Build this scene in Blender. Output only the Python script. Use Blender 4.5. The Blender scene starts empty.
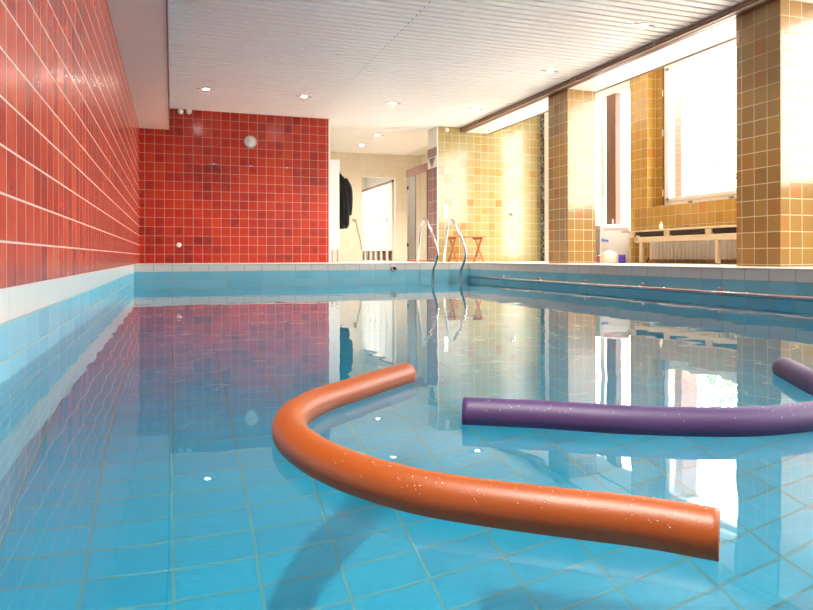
import bpy, bmesh, math, random
from mathutils import Vector, Matrix

scene = bpy.context.scene
C = scene.collection
PI = math.pi

# ------------------------------------------------------------------ camera
F = 675.0                                   # focal length in pixels of an 813 wide frame
YAW = math.radians(19.15)
CAM_Z = 0.10                                # above the pool deck (deck top is z = 0)
HORIZON = 256.7
cam_data = bpy.data.cameras.new('camera')
cam_data.sensor_width = 36.0
cam_data.lens = 36.0 * F / 813.0
cam_data.shift_y = -(305.0 - HORIZON) / 813.0
cam_data.clip_start = 0.02
cam_data.clip_end = 300
cam = bpy.data.objects.new('camera', cam_data)
C.objects.link(cam)
cam.matrix_world = (Matrix.Translation((0, 0, CAM_Z)) @ Matrix.Rotation(-YAW, 4, 'Z')
                    @ Matrix.Rotation(PI / 2, 4, 'X') @ Matrix.Rotation(math.radians(-0.12), 4, 'Z'))
scene.camera = cam

# ------------------------------------------------------------------ world, light, exposure
world = bpy.data.worlds.new('world')
scene.world = world
world.use_nodes = True
wn = world.node_tree.nodes
wn['Background'].inputs['Color'].default_value = (0.985, 0.985, 1.0, 1)
wn['Background'].inputs['Strength'].default_value = 15.0

vs = scene.view_settings
scene.display_settings.display_device = 'sRGB'
vs.view_transform = 'Standard'
vs.look = 'None'
vs.gamma = 1.0
vs.use_curve_mapping = False
vs.exposure = 0.30

SPOT_W = 56.0
BACK_FILL_W = 60.0

cy = scene.cycles
cy.max_bounces = 14
cy.diffuse_bounces = 5
cy.glossy_bounces = 6
cy.transmission_bounces = 8
cy.transparent_max_bounces = 12
cy.caustics_reflective = True
cy.caustics_refractive = True
cy.blur_glossy = 1.0
cy.sample_clamp_indirect = 12.0
cy.use_denoising = True


# ------------------------------------------------------------------ pixel -> world helpers (placing only)
def ray(px):
    return YAW + math.atan((px - 406.5) / F)


def at_z(px, py, z):
    """world point on height z seen at the pixel"""
    depth = F * (CAM_Z - z) / (py - HORIZON - 0.0021 * (406.5 - px))
    r = depth / math.cos(math.atan((px - 406.5) / F))
    w = ray(px)
    return Vector((r * math.sin(w), r * math.cos(w), z))


# ------------------------------------------------------------------ dimensions
XL = -0.50          # left wall, also the left pool wall
XR = 4.62           # right pool wall
YP = 10.14          # far pool wall
YN = -1.60          # near pool wall
YF = 11.76          # red end wall and yellow end wall
YB = 15.40          # back wall of the passage
ZC = 2.545          # ceiling
ZW = -0.291         # water
ZPF = -1.66         # pool floor
XC0, XC1 = 5.28, 5.76   # columns
XW = 6.80           # window wall inner face
XG = 6.98           # window recess / glazing
ZB = 3.02           # ceiling of the window bays
ROOM_Y0 = -3.2


# ------------------------------------------------------------------ tags
def tag(o, label=None, cat=None, group=None, kind=None):
    if label: o['label'] = label
    if cat: o['category'] = cat
    if group: o['group'] = group
    if kind: o['kind'] = kind
    return o


def thing(name, label, cat, loc=(0, 0, 0), rz=0.0, group=None):
    o = bpy.data.objects.new(name, None)
    C.objects.link(o)
    o.empty_display_size = 0.1
    o.location = loc
    o.rotation_euler = (0, 0, rz)
    return tag(o, label, cat, group)


# ------------------------------------------------------------------ mesh builder
class MB:
    def __init__(self):
        self.v = []
        self.f = []
        self.s = []

    def add(self, verts, faces, smooth=False):
        n = len(self.v)
        self.v += [tuple(p) for p in verts]
        for fc in faces:
            self.f.append(tuple(i + n for i in fc))
            self.s.append(smooth)
        return self

    def box(self, x0, x1, y0, y1, z0, z1, bevel=0.0, rot=None, seg=2):
        x0, x1 = min(x0, x1), max(x0, x1)
        y0, y1 = min(y0, y1), max(y0, y1)
        z0, z1 = min(z0, z1), max(z0, z1)
        bm = bmesh.new()
        bmesh.ops.create_cube(bm, size=1.0)
        for vv in bm.verts:
            vv.co = Vector(((x0 + x1) / 2 + vv.co.x * (x1 - x0), (y0 + y1) / 2 + vv.co.y * (y1 - y0),
                            (z0 + z1) / 2 + vv.co.z * (z1 - z0)))
        if bevel > 0:
            b = min(bevel, 0.45 * min(x1 - x0, y1 - y0, z1 - z0))
            bmesh.ops.bevel(bm, geom=list(bm.edges), offset=b, segments=seg, affect='EDGES', profile=0.5)
        if rot is not None:
            bmesh.ops.transform(bm, matrix=rot, verts=bm.verts)
        bm.verts.index_update()
        self.add([vv.co for vv in bm.verts], [[vv.index for vv in fc.verts] for fc in bm.faces], False)
        bm.free()
        return self

    def bar(self, a, b, w, h, up=(0, 0, 1), bevel=0.0):
        a, b = Vector(a), Vector(b)
        d = b - a
        L = d.length
        z = d.normalized()
        x = Vector(up).cross(z)
        if x.length < 1e-5:
            x = Vector((1, 0, 0)).cross(z)
        x.normalize()
        y = z.cross(x)
        M = Matrix(((x.x, y.x, z.x, a.x), (x.y, y.y, z.y, a.y), (x.z, y.z, z.z, a.z), (0, 0, 0, 1)))
        return self.box(-w / 2, w / 2, -h / 2, h / 2, 0, L, bevel, rot=M)

    def tube(self, pts, r, n=12, cap=True, closed_hole=0.0):
        pts = [Vector(p) for p in pts]
        rs = r if isinstance(r, (list, tuple)) else [r] * len(pts)
        t = []
        for i in range(len(pts)):
            a = pts[max(0, i - 1)]
            b = pts[min(len(pts) - 1, i + 1)]
            t.append((b - a).normalized())
        up = Vector((0, 0, 1)) if abs(t[0].z) < 0.9 else Vector((1, 0, 0))
        x = up.cross(t[0]).normalized()
        rings = []
        for i, p in enumerate(pts):
            if i:
                ax = t[i - 1].cross(t[i])
                if ax.length > 1e-7:
                    x = Matrix.Rotation(t[i - 1].angle(t[i]), 3, ax.normalized()) @ x
            x = (x - x.dot(t[i]) * t[i]).normalized()
            y = t[i].cross(x)
            rings.append([p + rs[i] * (math.cos(2 * PI * k / n) * x + math.sin(2 * PI * k / n) * y) for k in range(n)])
        verts = [q for rg in rings for q in rg]
        faces = []
        for i in range(len(pts) - 1):
            for k in range(n):
                k2 = (k + 1) % n
                faces.append((i * n + k, i * n + k2, (i + 1) * n + k2, (i + 1) * n + k))
        self.add(verts, faces, True)
        if cap:
            self.add(rings[0], [tuple(reversed(range(n)))])
            self.add(rings[-1], [tuple(range(n))])
        return self

    def lathe(self, prof, n=20, M=None, smooth=True):
        """prof: list of (r, z); axis z, then moved by M"""
        verts, faces = [], []
        for r, z in prof:
            for k in range(n):
                a = 2 * PI * k / n
                p = Vector((max(r, 1e-5) * math.cos(a), max(r, 1e-5) * math.sin(a), z))
                verts.append(M @ p if M is not None else p)
        for i in range(len(prof) - 1):
            for k in range(n):
                k2 = (k + 1) % n
                faces.append((i * n + k, i * n + k2, (i + 1) * n + k2, (i + 1) * n + k))
        return self.add(verts, faces, smooth)

    def prism(self, poly, a, b, axis='Y'):
        """poly in the plane normal to axis, from a to b along it; poly = (x,z) for Y, (y,z) for X, (x,y) for Z"""
        def P(u, v, w):
            return {'Y': (u, w, v), 'X': (w, u, v), 'Z': (u, v, w)}[axis]
        n = len(poly)
        verts = [P(u, v, a) for u, v in poly] + [P(u, v, b) for u, v in poly]
        faces = [tuple(range(n)), tuple(reversed(range(n, 2 * n)))]
        for k in range(n):
            k2 = (k + 1) % n
            faces.append((k2, k, n + k, n + k2))
        return self.add(verts, faces)

    def build(self, name, m, parent=None, kind=None, fix=True):
        me = bpy.data.meshes.new(name)
        me.from_pydata(self.v, [], self.f)
        me.polygons.foreach_set('use_smooth', self.s)
        if fix:
            bm = bmesh.new()
            bm.from_mesh(me)
            bmesh.ops.recalc_face_normals(bm, faces=bm.faces)
            bm.to_mesh(me)
            bm.free()
        me.materials.append(m)
        me.update()
        o = bpy.data.objects.new(name, me)
        C.objects.link(o)
        if parent is not None:
            o.parent = parent
        if kind:
            o['kind'] = kind
        return o


def struct(name, mb, m):
    return mb.build(name, m, None, 'structure')


def copy_thing(root, loc=None, rz=None, label=None, group=None):
    c = root.copy()
    C.objects.link(c)
    if loc is not None: c.location = loc
    if rz is not None: c.rotation_euler = (0, 0, rz)
    if label: c['label'] = label
    if group: c['group'] = group
    for ch in list(root.children):
        d = ch.copy()
        C.objects.link(d)
        d.parent = c
        for g in list(ch.children):
            e = g.copy()
            C.objects.link(e)
            e.parent = d
    return c


def spline(pts, per=10):
    pts = [Vector(p) for p in pts]
    out = []
    for i in range(len(pts) - 1):
        p0 = pts[i - 1] if i else pts[0] * 2 - pts[1]
        p1, p2 = pts[i], pts[i + 1]
        p3 = pts[i + 2] if i + 2 < len(pts) else pts[-1] * 2 - pts[-2]
        for k in range(per):
            t = k / per
            out.append(0.5 * ((2 * p1) + (p2 - p0) * t + (2 * p0 - 5 * p1 + 4 * p2 - p3) * t * t
                              + (3 * p1 - p0 - 3 * p2 + p3) * t ** 3))
    out.append(pts[-1])
    return out


# ------------------------------------------------------------------ materials
def srgb(r, g, b):
    def f(c):
        c /= 255.0
        return c / 12.92 if c <= 0.04045 else ((c + 0.055) / 1.055) ** 2.4
    return (f(r), f(g), f(b), 1.0)


def mat(name, col, rough=0.5, metal=0.0, spec=0.5, noise=0.0, nscale=30.0, bump=0.0, coat=0.0):
    m = bpy.data.materials.new(name)
    m.use_nodes = True
    nt = m.node_tree
    b = nt.nodes['Principled BSDF']
    b.inputs['Roughness'].default_value = rough
    b.inputs['Metallic'].default_value = metal
    b.inputs['Specular IOR Level'].default_value = spec
    b.inputs['Coat Weight'].default_value = coat
    b.inputs['Base Color'].default_value = col
    if noise > 0 or bump > 0:
        tc = nt.nodes.new('ShaderNodeTexCoord')
        nz = nt.nodes.new('ShaderNodeTexNoise')
        nz.inputs['Scale'].default_value = nscale
        nz.inputs['Detail'].default_value = 5
        nt.links.new(tc.outputs['Object'], nz.inputs['Vector'])
        if noise > 0:
            mx = nt.nodes.new('ShaderNodeMix')
            mx.data_type = 'RGBA'
            mx.inputs['A'].default_value = tuple(c * (1 - noise) for c in col[:3]) + (1,)
            mx.inputs['B'].default_value = tuple(min(1, c * (1 + noise)) for c in col[:3]) + (1,)
            nt.links.new(nz.outputs['Fac'], mx.inputs['Factor'])
            nt.links.new(mx.outputs['Result'], b.inputs['Base Color'])
        if bump > 0:
            bp = nt.nodes.new('ShaderNodeBump')
            bp.inputs['Strength'].default_value = 1.0
            bp.inputs['Distance'].default_value = bump
            nt.links.new(nz.outputs['Fac'], bp.inputs['Height'])
            nt.links.new(bp.outputs['Normal'], b.inputs['Normal'])
    return m


def emit(name, col, s):
    m = bpy.data.materials.new(name)
    m.use_nodes = True
    nt = m.node_tree
    b = nt.nodes['Principled BSDF']
    b.inputs['Base Color'].default_value = (0.8, 0.8, 0.8, 1)
    b.inputs['Emission Color'].default_value = col
    b.inputs['Emission Strength'].default_value = s
    return m


class NG:
    """tiny node-graph helper"""
    def __init__(self, name):
        self.m = bpy.data.materials.new(name)
        self.m.use_nodes = True
        self.nt = self.m.node_tree
        self.b = self.nt.nodes['Principled BSDF']

    def node(self, t, **kw):
        n = self.nt.nodes.new(t)
        for k, v in kw.items():
            setattr(n, k, v)
        return n

    def link(self, a, b):
        self.nt.links.new(a, b)

    def put(self, sock, v):
        if hasattr(v, 'links'):
            self.nt.links.new(v, sock)
        else:
            sock.default_value = v

    def math(self, op, a, b=0.0, c=0.0):
        n = self.node('ShaderNodeMath', operation=op)
        self.put(n.inputs[0], a)
        self.put(n.inputs[1], b)
        self.put(n.inputs[2], c)
        return n.outputs[0]

    def mix(self, f, a, b):
        n = self.node('ShaderNodeMix', data_type='RGBA')
        self.put(n.inputs['Factor'], f)
        self.put(n.inputs['A'], a)
        self.put(n.inputs['B'], b)
        return n.outputs['Result']

    def ramp(self, f, cols):
        n = self.node('ShaderNodeValToRGB')
        e = n.color_ramp.elements
        while len(e) < len(cols):
            e.new(0.5)
        for i, (p, c) in enumerate(cols):
            e[i].position = p
            e[i].color = c
        self.put(n.inputs[0], f)
        return n.outputs[0]


def tile_mat(name, pu, pv, cols, grout, ox=0.0, oy=0.0, oz=0.0, joint=0.006, rough=0.15, mott=0.25,
             band=None, grout_rough=0.8, mott_col=None, bump=0.0015, wave=0.0, spec=0.5, patch=0.0, vk=1.0):
    """square tiles on any axis-aligned face; ox/oy/oz: phase of the joints along each axis.
    cols: ramp picked per tile; band=(z, colour): upright faces above z take that colour"""
    g = NG(name)
    tc = g.node('ShaderNodeTexCoord')
    geo = g.node('ShaderNodeNewGeometry')
    sp = g.node('ShaderNodeSeparateXYZ')
    g.link(tc.outputs['Object'], sp.inputs[0])
    sn = g.node('ShaderNodeSeparateXYZ')
    g.link(geo.outputs['True Normal'], sn.inputs[0])
    nx = g.math('GREATER_THAN', g.math('ABSOLUTE', sn.outputs['X']), 0.7)
    nz = g.math('GREATER_THAN', g.math('ABSOLUTE', sn.outputs['Z']), 0.7)
    inx = g.math('SUBTRACT', 1.0, nx)
    inz = g.math('SUBTRACT', 1.0, nz)
    X = g.math('SUBTRACT', sp.outputs['X'], ox)
    Y = g.math('SUBTRACT', sp.outputs['Y'], oy)
    Z = g.math('SUBTRACT', sp.outputs['Z'], oz)
    u = g.math('DIVIDE', g.math('ADD', g.math('MULTIPLY', X, inx), g.math('MULTIPLY', Y, nx)), pu)
    v = g.math('DIVIDE', g.math('ADD', g.math('MULTIPLY', Z, inz), g.math('MULTIPLY', Y, nz)), pv)
    fu, fv = g.math('FLOOR', u), g.math('FLOOR', v)
    ru, rv = g.math('SUBTRACT', u, fu), g.math('SUBTRACT', v, fv)
    du = g.math('MULTIPLY', g.math('MINIMUM', ru, g.math('SUBTRACT', 1.0, ru)), pu)
    dv = g.math('MULTIPLY', g.math('MINIMUM', rv, g.math('SUBTRACT', 1.0, rv)), pv)
    d = g.math('MINIMUM', g.math('MULTIPLY', du, vk), dv)
    ms = g.node('ShaderNodeMapRange')
    ms.inputs['From Min'].default_value = joint * 0.5
    ms.inputs['From Max'].default_value = joint * 0.5 + 0.0015
    g.link(d, ms.inputs['Value'])
    tile = ms.outputs['Result']                    # 1 on the tile, 0 in the joint
    cv = g.node('ShaderNodeCombineXYZ')
    g.link(fu, cv.inputs[0])
    g.link(fv, cv.inputs[1])
    g.link(g.math('ADD', g.math('MULTIPLY', nx, 17.0), g.math('MULTIPLY', nz, 31.0)), cv.inputs[2])
    wn_ = g.node('ShaderNodeTexWhiteNoise', noise_dimensions='3D')
    g.link(cv.outputs[0], wn_.inputs['Vector'])
    pick = wn_.outputs['Value']
    if patch > 0:                                  # neighbouring tiles from one firing look alike
        lf = g.node('ShaderNodeTexNoise')
        lf.inputs['Scale'].default_value = 0.16
        lf.inputs['Detail'].default_value = 1.0
        g.link(cv.outputs[0], lf.inputs['Vector'])
        lfv = g.math('ADD', g.math('MULTIPLY', g.math('SUBTRACT', lf.outputs['Fac'], 0.5), 2.2), 0.5)
        pick = g.math('ADD', g.math('MULTIPLY', pick, 1 - patch), g.math('MULTIPLY', lfv, patch))
    base = g.ramp(pick, cols)
    # glaze mottling that belongs to each tile
    nzt = g.node('ShaderNodeTexNoise')
    nzt.inputs['Scale'].default_value = 9.0
    nzt.inputs['Detail'].default_value = 3.0
    off = g.node('ShaderNodeVectorMath', operation='ADD')
    g.link(tc.outputs['Object'], off.inputs[0])
    sc_ = g.node('ShaderNodeVectorMath', operation='SCALE')
    g.link(wn_.outputs['Color'], sc_.inputs[0])
    sc_.inputs['Scale'].default_value = 40.0
    g.link(sc_.outputs[0], off.inputs[1])
    g.link(off.outputs[0], nzt.inputs['Vector'])
    if mott_col is not None:
        mr = g.node('ShaderNodeMapRange')
        mr.inputs['From Min'].default_value = 0.45
        mr.inputs['From Max'].default_value = 0.75
        mr.inputs['To Max'].default_value = mott
        g.link(nzt.outputs['Fac'], mr.inputs['Value'])
        base = g.mix(mr.outputs['Result'], base, mott_col)
    if band is not None:
        zz = g.math('MULTIPLY', g.math('GREATER_THAN', sp.outputs['Z'], band[0]), inz)
        base = g.mix(zz, base, band[1])
    col = g.mix(tile, grout, base)
    g.link(col, g.b.inputs['Base Color'])
    rr = g.math('ADD', g.math('MULTIPLY', tile, rough - grout_rough), grout_rough)
    g.link(rr, g.b.inputs['Roughness'])
    g.b.inputs['Specular IOR Level'].default_value = spec
    h = tile
    if wave > 0:
        h = g.math('ADD', tile, g.math('MULTIPLY', nzt.outputs['Fac'], wave))
        # every tile lies a hair out of plane
        tl = g.math('MULTIPLY', g.math('SUBTRACT', wn_.outputs['Value'], 0.5), g.math('SUBTRACT', ru, 0.5))
        h = g.math('ADD', h, g.math('MULTIPLY', tl, wave * 1.5))
    bp = g.node('ShaderNodeBump')
    bp.inputs['Strength'].default_value = 1.0
    bp.inputs['Distance'].default_value = bump
    g.link(h, bp.inputs['Height'])
    g.link(bp.outputs['Normal'], g.b.inputs['Normal'])
    return g.m


RED = [(0.0, srgb(104, 24, 20)), (0.25, srgb(140, 29, 19)), (0.5, srgb(166, 36, 20)), (0.75, srgb(178, 45, 22)), (0.95, srgb(184, 66, 30))]
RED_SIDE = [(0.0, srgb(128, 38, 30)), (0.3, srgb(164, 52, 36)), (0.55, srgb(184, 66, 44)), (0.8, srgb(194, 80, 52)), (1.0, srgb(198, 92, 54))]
M = {}
M['red'] = tile_mat('red_tile', 0.15, 0.15, RED, srgb(196, 150, 130), ox=-0.417, oy=0.06, oz=0.0, joint=0.005,
                    rough=0.16, mott=0.45, mott_col=srgb(182, 58, 28), wave=0.6, patch=0.55)
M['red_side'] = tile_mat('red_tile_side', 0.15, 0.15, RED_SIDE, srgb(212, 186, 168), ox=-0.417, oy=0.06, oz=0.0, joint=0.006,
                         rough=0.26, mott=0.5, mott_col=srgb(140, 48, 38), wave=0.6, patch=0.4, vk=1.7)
YEL = [(0.0, srgb(154, 140, 90)), (0.3, srgb(164, 150, 100)), (0.7, srgb(162, 145, 88)), (0.9, srgb(164, 138, 76)), (1.0, srgb(166, 116, 58))]
M['yellow'] = tile_mat('yellow_tile', 0.15, 0.15, YEL, srgb(206, 196, 172), ox=4.70, oy=4.726, oz=0.0, joint=0.006,
                       rough=0.12, mott=0.2, mott_col=srgb(176, 140, 84), wave=0.5)
OCH = [(0.0, srgb(142, 110, 66)), (0.4, srgb(152, 120, 70)), (0.75, srgb(158, 124, 70)), (1.0, srgb(156, 106, 62))]
GOLD = [(0.0, srgb(168, 128, 58)), (0.4, srgb(180, 140, 64)), (0.8, srgb(184, 146, 66)), (1.0, srgb(186, 124, 56))]
M['ochre'] = tile_mat('ochre_tile', 0.15, 0.153, OCH, srgb(205, 180, 140), ox=5.39, oy=4.726, oz=0.0195, joint=0.006,
                      rough=0.14, mott=0.25, mott_col=srgb(160, 110, 62), wave=0.4)
M['gold'] = tile_mat('golden_tile', 0.15, 0.15, GOLD, srgb(205, 188, 152), ox=6.80, oy=8.457, oz=-0.06, joint=0.006,
                     rough=0.14, mott=0.25, mott_col=srgb(172, 122, 56), wave=0.4)
M['purple_tile'] = tile_mat('mauve_tile', 0.25, 0.22, [(0, srgb(128, 88, 92)), (1, srgb(140, 98, 100))], srgb(190, 165, 160),
                            oy=11.76, oz=0.05, joint=0.006, rough=0.2, mott=0.0, wave=0.3)
M['cream_tile'] = tile_mat('cream_tile', 0.15, 0.15, [(0, srgb(226, 216, 198)), (1, srgb(231, 221, 203))], srgb(216, 205, 186),
                           joint=0.004, rough=0.3, mott=0.0)
POOL = [(0.0, srgb(118, 192, 214)), (0.5, srgb(126, 197, 217)), (1.0, srgb(134, 202, 220))]
M['pool'] = tile_mat('pool_tile', 0.25, 0.118, POOL, srgb(150, 176, 170), ox=0.0, oy=0.0, oz=-0.109, joint=0.006,
                     rough=0.2, mott=0.12, mott_col=srgb(112, 188, 212), band=(-0.109, srgb(226, 224, 216)), wave=0.2)
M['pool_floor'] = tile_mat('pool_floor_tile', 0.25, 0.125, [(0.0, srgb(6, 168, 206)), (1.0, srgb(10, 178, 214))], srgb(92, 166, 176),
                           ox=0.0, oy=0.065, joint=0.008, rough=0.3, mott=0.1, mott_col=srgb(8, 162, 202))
M['deck'] = tile_mat('deck_tile', 0.25, 0.25, [(0, srgb(222, 214, 198)), (1, srgb(230, 222, 208))], srgb(200, 192, 176),
                     oy=0.14, joint=0.006, rough=0.3, mott=0.0)
M['nosing'] = mat('cream_edge', srgb(226, 216, 198), 0.35)
M['white_paint'] = mat('white_paint', srgb(232, 230, 224), 0.6, noise=0.03, nscale=6)
M['cream_paint'] = mat('cream_paint', srgb(240, 228, 216), 0.6, noise=0.04, nscale=4, bump=0.001)
M['ceiling'] = mat('ceiling_metal', srgb(247, 246, 244), 0.4, noise=0.03, nscale=3, spec=0.4)
M['groove'] = mat('groove', srgb(128, 125, 120), 0.7)
M['white_plastic'] = mat('white_plastic', srgb(235, 235, 232), 0.35)
M['white_gloss'] = mat('white_lacquer', srgb(236, 234, 228), 0.25)
M['steel'] = mat('stainless_steel', srgb(200, 200, 200), 0.14, metal=1.0)
M['chrome'] = mat('chrome', srgb(215, 215, 218), 0.08, metal=1.0)
M['alu'] = mat('aluminium', srgb(176, 176, 176), 0.35, metal=0.8)
M['dark'] = mat('dark_rubber', srgb(28, 26, 25), 0.7)
M['black_cloth'] = mat('black_cloth', srgb(24, 24, 25), 0.9, noise=0.3, nscale=14, bump=0.01)
M['brown_rail'] = mat('brown_rail', srgb(96, 68, 58), 0.35, noise=0.1, nscale=8)
M['brown_light'] = mat('brown_rail_edge', srgb(178, 146, 128), 0.35)
M['wood'] = mat('stool_wood', srgb(170, 100, 44), 0.45, noise=0.25, nscale=18)
M['pine'] = mat('pale_pine', srgb(214, 190, 152), 0.5, noise=0.14, nscale=16)
M['frame_wood'] = mat('brown_frame_wood', srgb(120, 84, 64), 0.5, noise=0.2, nscale=10)
M['mat_fibre'] = mat('dark_fibre', srgb(70, 58, 48), 0.95, noise=0.6, nscale=60, bump=0.01)
M['radiator'] = mat('radiator_enamel', srgb(244, 236, 220), 0.4)
M['marble'] = mat('grey_marble', srgb(74, 78, 82), 0.25, noise=0.9, nscale=18)
_mx = [n_ for n_ in M['marble'].node_tree.nodes if n_.type == 'MIX'][0]
_mx.inputs['B'].default_value = srgb(176, 180, 184)
_rp = M['marble'].node_tree.nodes.new('ShaderNodeValToRGB')
_rp.color_ramp.elements[0].position, _rp.color_ramp.elements[1].position = 0.40, 0.72
_nz = [n_ for n_ in M['marble'].node_tree.nodes if n_.type == 'TEX_NOISE'][0]
M['marble'].node_tree.links.new(_nz.outputs['Fac'], _rp.inputs[0])
M['marble'].node_tree.links.new(_rp.outputs[0], _mx.inputs['Factor'])
M['grey'] = mat('grey_panel', srgb(128, 124, 118), 0.4)
M['grey_cloth'] = mat('grey_roll', srgb(158, 152, 140), 0.85, noise=0.2, nscale=30)
M['pink'] = mat('dusty_pink', srgb(180, 110, 124), 0.7)
M['violet'] = mat('violet_plastic', srgb(98, 72, 214), 0.4)
M['ink_blue'] = mat('blue_print', srgb(96, 126, 214), 0.5)
M['ink_red'] = mat('pink_print', srgb(232, 190, 190), 0.5)
M['mauve_paint'] = mat('mauve_paint', srgb(134, 100, 98), 0.45)
M['red_strip'] = mat('red_strip', srgb(196, 66, 40), 0.5)
M['tri'] = mat('charcoal_tile', srgb(70, 68, 64), 0.3)
M['brick'] = tile_mat('outside_brick', 0.25, 0.083, [(0, srgb(136, 104, 88)), (1, srgb(150, 116, 98))], srgb(160, 132, 116), joint=0.012, rough=0.8, mott=0.0)
M['bark'] = mat('bark', srgb(96, 80, 62), 0.9, noise=0.3, nscale=12)
M['leaf'] = mat('leaf', srgb(160, 176, 140), 0.6, noise=0.3, nscale=2)
M['lawn'] = mat('lawn', srgb(130, 150, 100), 0.9, noise=0.2, nscale=5)
M['paving'] = mat('outside_paving', srgb(196, 190, 180), 0.8, noise=0.1, nscale=3)
M['bulb'] = emit('lamp_glow', (1.0, 0.92, 0.8, 1), 260.0)
M['panel_glow'] = emit('panel_glow', (1.0, 0.96, 0.9, 1), 4.0)
M['bead'] = mat('water_bead', srgb(235, 238, 240), 0.05, spec=0.8)
M['dial'] = mat('dial_white', srgb(232, 226, 218), 0.4)
M['ink'] = mat('dial_ink', srgb(70, 64, 60), 0.5)


def foam(name, col, dark, rough, spec):
    g = NG(name)
    tc = g.node('ShaderNodeTexCoord')
    nz = g.node('ShaderNodeTexNoise')
    nz.inputs['Scale'].default_value = 260.0
    nz.inputs['Detail'].default_value = 3.0
    g.link(tc.outputs['Object'], nz.inputs['Vector'])
    n2 = g.node('ShaderNodeTexNoise')
    n2.inputs['Scale'].default_value = 7.0
    g.link(tc.outputs['Object'], n2.inputs['Vector'])
    g.link(g.mix(n2.outputs['Fac'], dark, col), g.b.inputs['Base Color'])
    g.b.inputs['Roughness'].default_value = rough
    g.b.inputs['Specular IOR Level'].default_value = spec
    bp = g.node('ShaderNodeBump')
    bp.inputs['Distance'].default_value = 0.0006
    bp.inputs['Strength'].default_value = 0.6
    g.link(nz.outputs['Fac'], bp.inputs['Height'])
    g.link(bp.outputs['Normal'], g.b.inputs['Normal'])
    return g.m


M['foam_orange'] = foam('orange_foam', srgb(146, 70, 10), srgb(132, 60, 7), 0.45, 0.5)
M['foam_purple'] = foam('purple_foam', srgb(70, 44, 98), srgb(56, 34, 82), 0.55, 0.6)


def glass_pane():
    g = NG('window_glass')
    nt = g.nt
    nt.nodes.remove(g.b)
    out = nt.nodes['Material Output']
    tr = g.node('ShaderNodeBsdfTransparent')
    gl = g.node('ShaderNodeBsdfGlossy')
    gl.inputs['Roughness'].default_value = 0.0
    lw = g.node('ShaderNodeLayerWeight')
    fac = g.math('ADD', g.math('MULTIPLY', g.math('POWER', lw.outputs['Facing'], 5.0), 0.95), 0.05)
    mx = g.node('ShaderNodeMixShader')
    g.link(fac, mx.inputs[0])
    g.link(tr.outputs[0], mx.inputs[1])
    g.link(gl.outputs[0], mx.inputs[2])
    g.link(mx.outputs[0], out.inputs['Surface'])
    return g.m


M['glass'] = glass_pane()


def water_mat():
    g = NG('pool_water')
    b = g.b
    b.inputs['Base Color'].default_value = (1, 1, 1, 1)
    b.inputs['Transmission Weight'].default_value = 1.0
    b.inputs['Roughness'].default_value = 0.0
    b.inputs['IOR'].default_value = 1.333
    tc = g.node('ShaderNodeTexCoord')
    mp = g.node('ShaderNodeMapping')
    mp.inputs['Scale'].default_value = (1.0, 1.0, 1.0)
    g.link(tc.outputs['Object'], mp.inputs['Vector'])
    n1 = g.node('ShaderNodeTexNoise')
    n1.inputs['Scale'].default_value = 3.2
    n1.inputs['Detail'].default_value = 1.5
    g.link(mp.outputs[0], n1.inputs['Vector'])
    bp = g.node('ShaderNodeBump')
    bp.inputs['Strength'].default_value = 1.0
    bp.inputs['Distance'].default_value = 0.0016
    g.link(n1.outputs['Fac'], bp.inputs['Height'])
    g.link(bp.outputs['Normal'], b.inputs['Normal'])
    return g.m


M['water'] = water_mat()

# ================================================================== STRUCTURE
# left wall (continuous red tile above the pool's left edge)
struct('wall_left', MB().box(XL - 0.2, XL, ROOM_Y0, YF + 0.2, 0.0, ZC + 0.1), M['red_side'])
# red end wall: a free block ending at the passage
struct('wall_end', MB().box(XL, 2.625, YF, YF + 0.2, 0.0, ZC), M['red'])
struct('trim_1', MB().box(2.625, 2.655, YF - 0.004, YF + 0.2, 0.0, ZC), M['white_paint'])
# yellow end wall with the mauve return face
struct('wall_shower', MB().box(4.712, 7.2, YF, YF + 0.5, 0.0, ZB), M['yellow'])
struct('trim_2', MB().box(4.694, 4.712, YF - 0.004, YF + 0.012, 0.0, ZC), M['white_paint'])
struct('wall_return', MB().box(4.70, 4.712, YF + 0.012, YF + 0.5, 0.0, 2.02), M['purple_tile'])
struct('wall_return_top', MB().box(4.70, 4.712, YF + 0.012, YF + 0.5, 2.02, ZC), M['white_paint'])

# pool shell
pw = MB().box(XL - 0.2, XL, YN - 0.2, YP + 0.2, ZPF - 0.2, 0.0)
struct('wall_pool_left', pw, M['pool'])
struct('wall_pool_far', MB().box(XL, XR, YP, YP + 0.2, ZPF - 0.2, -0.012), M['pool'])
struct('wall_pool_right', MB().box(XR, XR + 0.2, YN, YP, ZPF - 0.2, -0.012), M['pool'])
struct('wall_pool_near', MB().box(XL, XR, YN - 0.2, YN, ZPF - 0.2, -0.012), M['pool'])
pf = struct('floor_pool', MB().box(XL - 0.05, XR + 0.05, YN - 0.05, YP + 0.05, ZPF - 0.15, ZPF), M['pool_floor'])
pf.cycles.is_caustics_receiver = True

# deck: far strip and passage, right strip, near strip
dk = MB()
dk.box(XL, 9.0, YP + 0.045, 20.2, -0.25, 0.0)
dk.box(XR + 0.045, 7.3, YN - 0.045, YP + 0.045, -0.25, 0.0)
dk.box(XL, 7.3, ROOM_Y0, YN - 0.045, -0.25, 0.0)
struct('floor', dk, M['deck'])
ns = MB()
ns.box(XL, XR - 0.012, YP - 0.012, YP + 0.05, -0.014, 0.003, 0.006)
ns.box(XR - 0.012, XR + 0.05, YN, YP + 0.05, -0.014, 0.003, 0.006)
struct('trim_3', ns, M['nosing'])

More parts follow.
